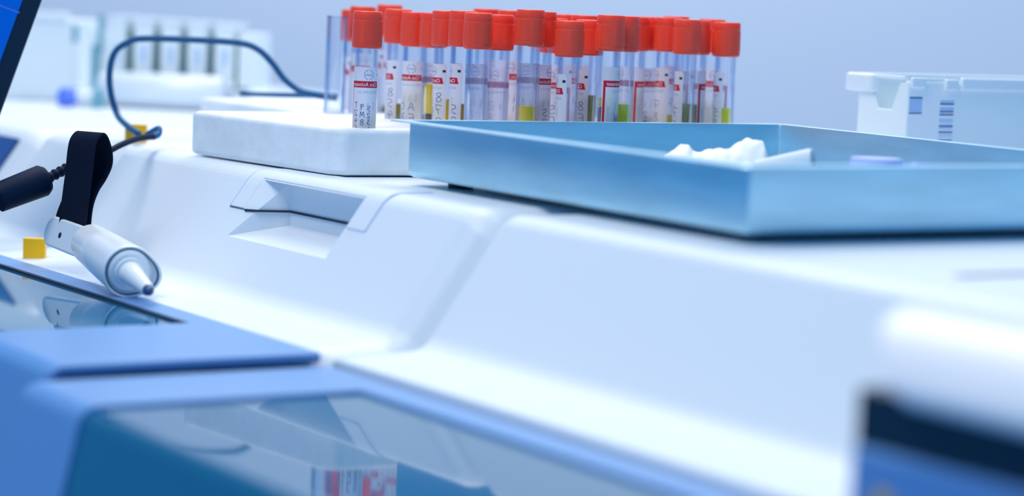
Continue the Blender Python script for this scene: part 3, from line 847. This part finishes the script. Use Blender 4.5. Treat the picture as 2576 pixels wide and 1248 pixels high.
v, f = obox(q0+e1*24-ez*9, e1, e2, ez, 20, 12, 8); build('support', v, f, M['plastic'], kn)

r1 = at_d(20, 290, 2080); r1[2] = 0
P0, e1, e2 = local(r1, math.radians(8))
hb = empty('instrument_box', P0, 'pale blurred instrument box at the far left behind the dark screen edge', 'instrument')
k_ = 2080/FPX
rbox('body', -90*k_, 168*k_, 0, 80, 0, 70, M['plastic2'], hb, 2)
rbox('top_rim', -90*k_, 150*k_, -3, 10, 68, 76, M['pen'], hb, 2)
rbox('slot', 165*k_, 173*k_, -2, 6, 52, 66, M['teal'], hb, .3)
rbox('drawer', 30*k_, 85*k_, -1.5, 2, 4, 14, M['plastic2'], hb, .6)
rbox('drawer', 95*k_, 135*k_, -1.5, 2, 4, 14, M['plastic2'], hb, .6)
P0, e1, e2 = local(at_d(222, 280, 2065)*np.array([1, 1, 0]), math.radians(8))
tw = empty('upright_post', P0, 'blurred teal-grey upright between the instrument box and the sample rack', 'post')
rbox('column', -2*k_, 30*k_, 0, 22, 0, 62, M['plastic2'], tw)
rbox('insert', 6*k_, 26*k_, -1.5, 1, 8, 50, M['teal'], tw, .4)
rbox('insert', 22*k_, 34*k_, -2.5, 1, 44, 76, M['teal'], tw, .4)

# ------------------------------------------------------------------ cables, strap, ferrite
DC = 1600
path = [(350, 338, 1560), (322, 318, 1580), (296, 290, DC), (279, 235, DC), (276, 180, DC), (290, 130, DC), (330, 103, DC), (372, 97, DC), (480, 100, DC), (600, 108, DC), (648, 124, DC), (684, 158, DC), (716, 200, DC), (756, 230, DC), (800, 240, 1590), (846, 246, 1585)]
pts = smooth_path([at_d(*p) for p in path], 8)
v, f = tube_path(pts, 2.15, 12)
tag(build('power_cable', v, f, M['cable'], smooth=True, origin=pts[0]), 'dark blue cable arching up and over to the foam blocks', 'cable')
path = [(846, 242, 1600), (790, 241, 1620), (700, 239, 1640), (606, 236, 1660)]
pts = smooth_path([at_d(*p) for p in path], 6)
v, f = tube_path(pts, 1.7, 10)
tag(build('power_cable', v, f, M['cable'], smooth=True, origin=pts[0]), 'dark straight cable run lying along the back of the rear foam slab', 'cable')

fer = empty('ferrite_cable', at_d(-120, 560, 1400), 'black cable with a ferrite bead passing through the velcro strap', 'cable')
A, B = at_d(-12, 500, 1396), at_d(118, 450, 1412)
pts = smooth_path([at_d(-240, 620, 1380), at_d(-120, 552, 1390), at_d(-10, 500, 1396), at_d(110, 452, 1412), at_d(165, 425, 1420), at_d(215, 402, 1432), at_d(262, 386, 1445), at_d(310, 362, 1465), at_d(350, 348, 1490), at_d(385, 344, 1510)], 8)
v, f = tube_path(pts, lambda t: 1.9, 12); build('cord', v, f, M['cable_black'], fer, smooth=True)
ax = B-A; L = np.linalg.norm(ax)
v, f = lathe([(0, 6.4), (1.5, 8.6), (L-3, 9.4), (L, 7.4)], A, ax, seg=28); build('ferrite_bead', v, f, M['cable_black'], fer, smooth=True, sharp=40)
q = [(i*2.0, 3.4 if i % 2 else 2.6) for i in range(9)]
v, f = lathe(q, B, at_d(165, 425, 1420)-B, seg=20); build('strain_relief', v, f, M['cable_black'], fer, smooth=True, sharp=30)
# plug end
pe = at_d(385, 344, 1510)
pts = smooth_path([pe, at_d(398, 338, 1514), at_d(400, 324, 1518), at_d(388, 328, 1524), at_d(368, 340, 1530)], 6)
v, f = tube_path(pts, lambda t: 2.2-.5*t, 12); build('plug', v, f, M['cable'], fer, smooth=True)
# strap: a loop seen slightly from its open right side
wdir = ACROSS*math.cos(math.radians(28))+_fwd0*-math.sin(math.radians(28))
ndir = _fwd0*math.cos(math.radians(28))+ACROSS*math.sin(math.radians(28))
s0 = at_d(184, 585, 1400)
def sp(dn, z, dx=0): return np.array([s0[0], s0[1], 0])+ndir*dn+wdir*dx+np.array([0, 0, z])
zt0 = at_d(200, 338, 1412)[2]
loop = smooth_path([sp(-2, s0[2]-6), sp(1, s0[2]+16), sp(4, s0[2]+34), sp(5, zt0-9, .5), sp(7, zt0-2, .8), sp(12, zt0+1.5, 1.2), sp(16, zt0-1, 1.6), sp(20, zt0-9, 1.6), sp(21, zt0-17, 1), sp(17, zt0-25), sp(10, zt0-32), sp(5, zt0-42), sp(3, s0[2]-4)], 7)
st = empty('velcro_strap', sp(0, s0[2]-14), 'black velcro strap looped round the cable above the white pen', 'strap')
v, f = ribbon(loop, wdir, 19.5, 1.5); so = build('loop', v, f, M['strap'], st); bevel(so, .4, 1)
tl = smooth_path([sp(12, zt0-18, -3), sp(10, zt0-32, -7), sp(8, zt0-44, -11), sp(7, zt0-52, -13)], 7)
v, f = ribbon(tl, wdir, 13, 1.5); so = build('tail', v, f, M['strap'], st); bevel(so, .4, 1)

# ------------------------------------------------------------------ yellow blocks
def yblock(x0, x1, y0, y1, base, depth_mm, label):
    p = at_z((x0+x1)/2, y1, base); d = (p-_O)@_F; k = d/FPX
    w = (x1-x0)*k; h = (y1-y0)*k
    v, f = obox(np.array([p[0], p[1], base+h/2])+_fwd0*depth_mm/2, ACROSS, _fwd0, ez, w, depth_mm, h)
    o = build('yellow_block', v, f, M['yellow'], origin=(p[0], p[1], base)); bevel(o, .4, 2)
    return tag(o, label, 'block', 'small yellow blocks on the machine')
yblock(57, 112, 600, 651, -65.2, 6, 'small orange-yellow block on the white ledge left of the pen')
yblock(313, 367, 313, 357, .1, 6, 'small orange-yellow block on the deck behind the cable plug')

# ------------------------------------------------------------------ white pen lying on the ledge
rc = at_d(325, 684, 1296)      # centre of the open front ring
rear = at_d(225, 612, 1366)
tip = at_d(374, 731, 1264)
pen = empty('marker_pen', (rc[0], rc[1], -66), 'white marker pen with a navy tip lying on the white ledge', 'pen')
ax = rc-rear; L = np.linalg.norm(ax); axn = ax/L
_a, _u, _w = frame_from(ax)
_rd = ACROSS*.96-np.array([0, 0, .28])
TH0 = math.atan2(_rd@_w, _rd@_u)
def lipf(th, t): return 1+.34*max(0, math.cos(th-TH0))**5*min(1, max(0, (t-L*.45)/(L*.5)))
v, f = lathe([(-3, 5), (0, 9.2), (3, 11.4), (L*.5, 13.0), (L-4, 14.2), (L-1.2, 14.4), (L, 13.9), (L-.4, 12.8), (L-1.2, 12.2), (L-3, 11)], rear, ax, seg=72, hint=(0, 0, 1), rfun=lipf)
pb = build('barrel', v, f, M['pen'], pen, smooth=True, sharp=45)
v, f = lathe([(L-1.3, 12.85), (L-.15, 12.85), (L-.15, 12.1), (L-1.3, 12.1)], rear, ax, seg=72, caps=False, rfun=lipf)
build('ring_seam', v, f, M['seam_dark'], pb, smooth=True)
nz = tip-rc; Ln = np.linalg.norm(nz)
nzn = nz/Ln
v, f = lathe([(-6, 12.0), (-1.0, 12.0), (.6, 10.2), (.9, 8.2), (2.4, 8.0), (2.8, 6.4), (4.4, 6.2), (Ln-2, 3.6), (Ln-1, 3.3)], rc, nz, seg=48)
build('nozzle', v, f, M['pen'], pen, smooth=True, sharp=32)
v, f = lathe([(Ln-1.2, 3.1), (Ln+1.5, 2.5), (Ln+3.4, 1.3), (Ln+3.6, .2)], rc, nz, seg=28)
build('tip', v, f, M['navy'], pen, smooth=True, sharp=50)['label'] = 'navy blue rounded tip'
# spout lip at the right of the ring
lipc = rc+ACROSS*9-ez*1
e_s = ACROSS*.62-ez*.62-_fwd0*.48; e_s /= np.linalg.norm(e_s)
# clip tab at the left end
tc0 = at_d(133, 582, 1410); tc1 = at_d(232, 620, 1366)
td = tc1-tc0; Lt = np.linalg.norm(td); td /= Lt
tn = TOWARD+ez*.12; tn -= td*(tn@td); tn /= np.linalg.norm(tn); tw_ = np.cross(tn, td)
if tw_[2] < 0: tw_ = -tw_
pts = []
for k in range(15):
    a = math.pi/2+math.pi*k/14; pts.append((8.6*math.cos(a), 8.9*math.sin(a)))
pts = pts+[(Lt, -9.2), (Lt, 9.2)]
V = [tc0+td*a+tw_*b+tn*c_ for c_ in (-2.6, 1.6) for a, b in pts]; n_ = len(pts)
Fc = [(i, (i+1) % n_, (i+1) % n_+n_, i+n_) for i in range(n_)]+[tuple(range(n_))[::-1], tuple(range(n_, 2*n_))]
tb = build('clip', V, Fc, M['pen'], pen); bevel(tb, 1.5, 4)
hc_ = at_d(158, 594, 1399); hq = tc0+td*((hc_-tc0)@td)+tw_*((hc_-tc0)@tw_)
v, f = lathe([(1.2, 1.75), (1.75, 1.75)], hq, tn, seg=20); build('hole', v, f, M['bezel'], tb)
# ribbed grip on the barrel top
for k in range(9):
    t = L*(.30+.045*k)
    c_ = rear+axn*t
    a_, u_, w_ = frame_from(axn)
    rr = 11.6+1.4*(t/L)
    arc = [c_+rr*(u_*math.cos(a)+w_*math.sin(a)) for a in np.linspace(math.radians(55), math.radians(115), 9)]
    v, f = tube_path(arc, .28, 6); build('grip_rib', v, f, M['pen'], pb, smooth=True)

# ------------------------------------------------------------------ screen, top left
DS = 1470
pt, pb_ = at_d(179, -200, DS), at_d(-58, 450, DS)
eu = pt-pb_; Lm = np.linalg.norm(eu); eu /= Lm
el = -ACROSS*math.cos(math.radians(15))-_fwd0*math.sin(math.radians(15)); el -= eu*(el@eu); el /= np.linalg.norm(el)
en = np.cross(eu, el)
if en@TOWARD < 0: en = -en
mon = empty('monitor', pb_, 'tilted dark-framed screen showing blue, cut off by the top left corner', 'monitor')
v, f = obox(pb_+eu*Lm/2+el*90-en*4, el, eu, en, 180, Lm, 8); mo = build('frame', v, f, M['bezel'], mon); bevel(mo, 1, 2)
v, f = obox(pb_+eu*Lm/2+el*90+en*.2, el, eu, en, 180-22, Lm-22, .8); scr = build('screen', v, f, M['screen'], mon)
v, f = obox(pb_+eu*(Lm*.62)+el*90+en*.7, el, eu, en, 160, .8, .2); build('screen_line', v, f, M['knob'], scr)
sb = pb_+el*95-en*6
v, f = boxv(sb[0]-14, sb[0]+14, sb[1]-5, sb[1]+5, -64, sb[2]+30); build('stand', v, f, M['bezel'], mon)

# ------------------------------------------------------------------ blurred white cover, lower right foreground
cov = empty('machine_cover', (-430, 520, -70), 'strongly blurred white rounded cover over a dark slot, lower right corner', 'cover')
hp = [(533, 6), (526, 11), (518, 11), (508, 7), (500, 0), (494, -10), (496, -15), (510, -15), (533, -14)]
nx = [-574+(max(0, 9-z)*1.25 if z > -16 else 0) for y, z in hp]
v, f = prism(hp, nx, -330); hh = build('hood', v, f, M['hood'], cov); bevel(hh, 2.5, 3)
v, f = boxv(-574, -330, 504, 533, -34, -14); build('slot', v, f, M['bezel'], cov)
v, f = boxv(-572, -330, 500, 533, -95, -32); hh = build('front_panel', v, f, M['lid'], cov); bevel(hh, 2, 3)
v, f = boxv(-566, -330, 440, 531, FLOOR, -94); build('plinth', v, f, M['lid'], cov)
v, f = obox(at_y(2222, 1256, 500.5), np.array([1, 0, 0.]), np.array([0, 1., 0]), ez, 7, 1.4, 5); build('indicator', v, f, M['yellow'], cov)

for o in bpy.data.objects:
    if '_o' in o: del o['_o']
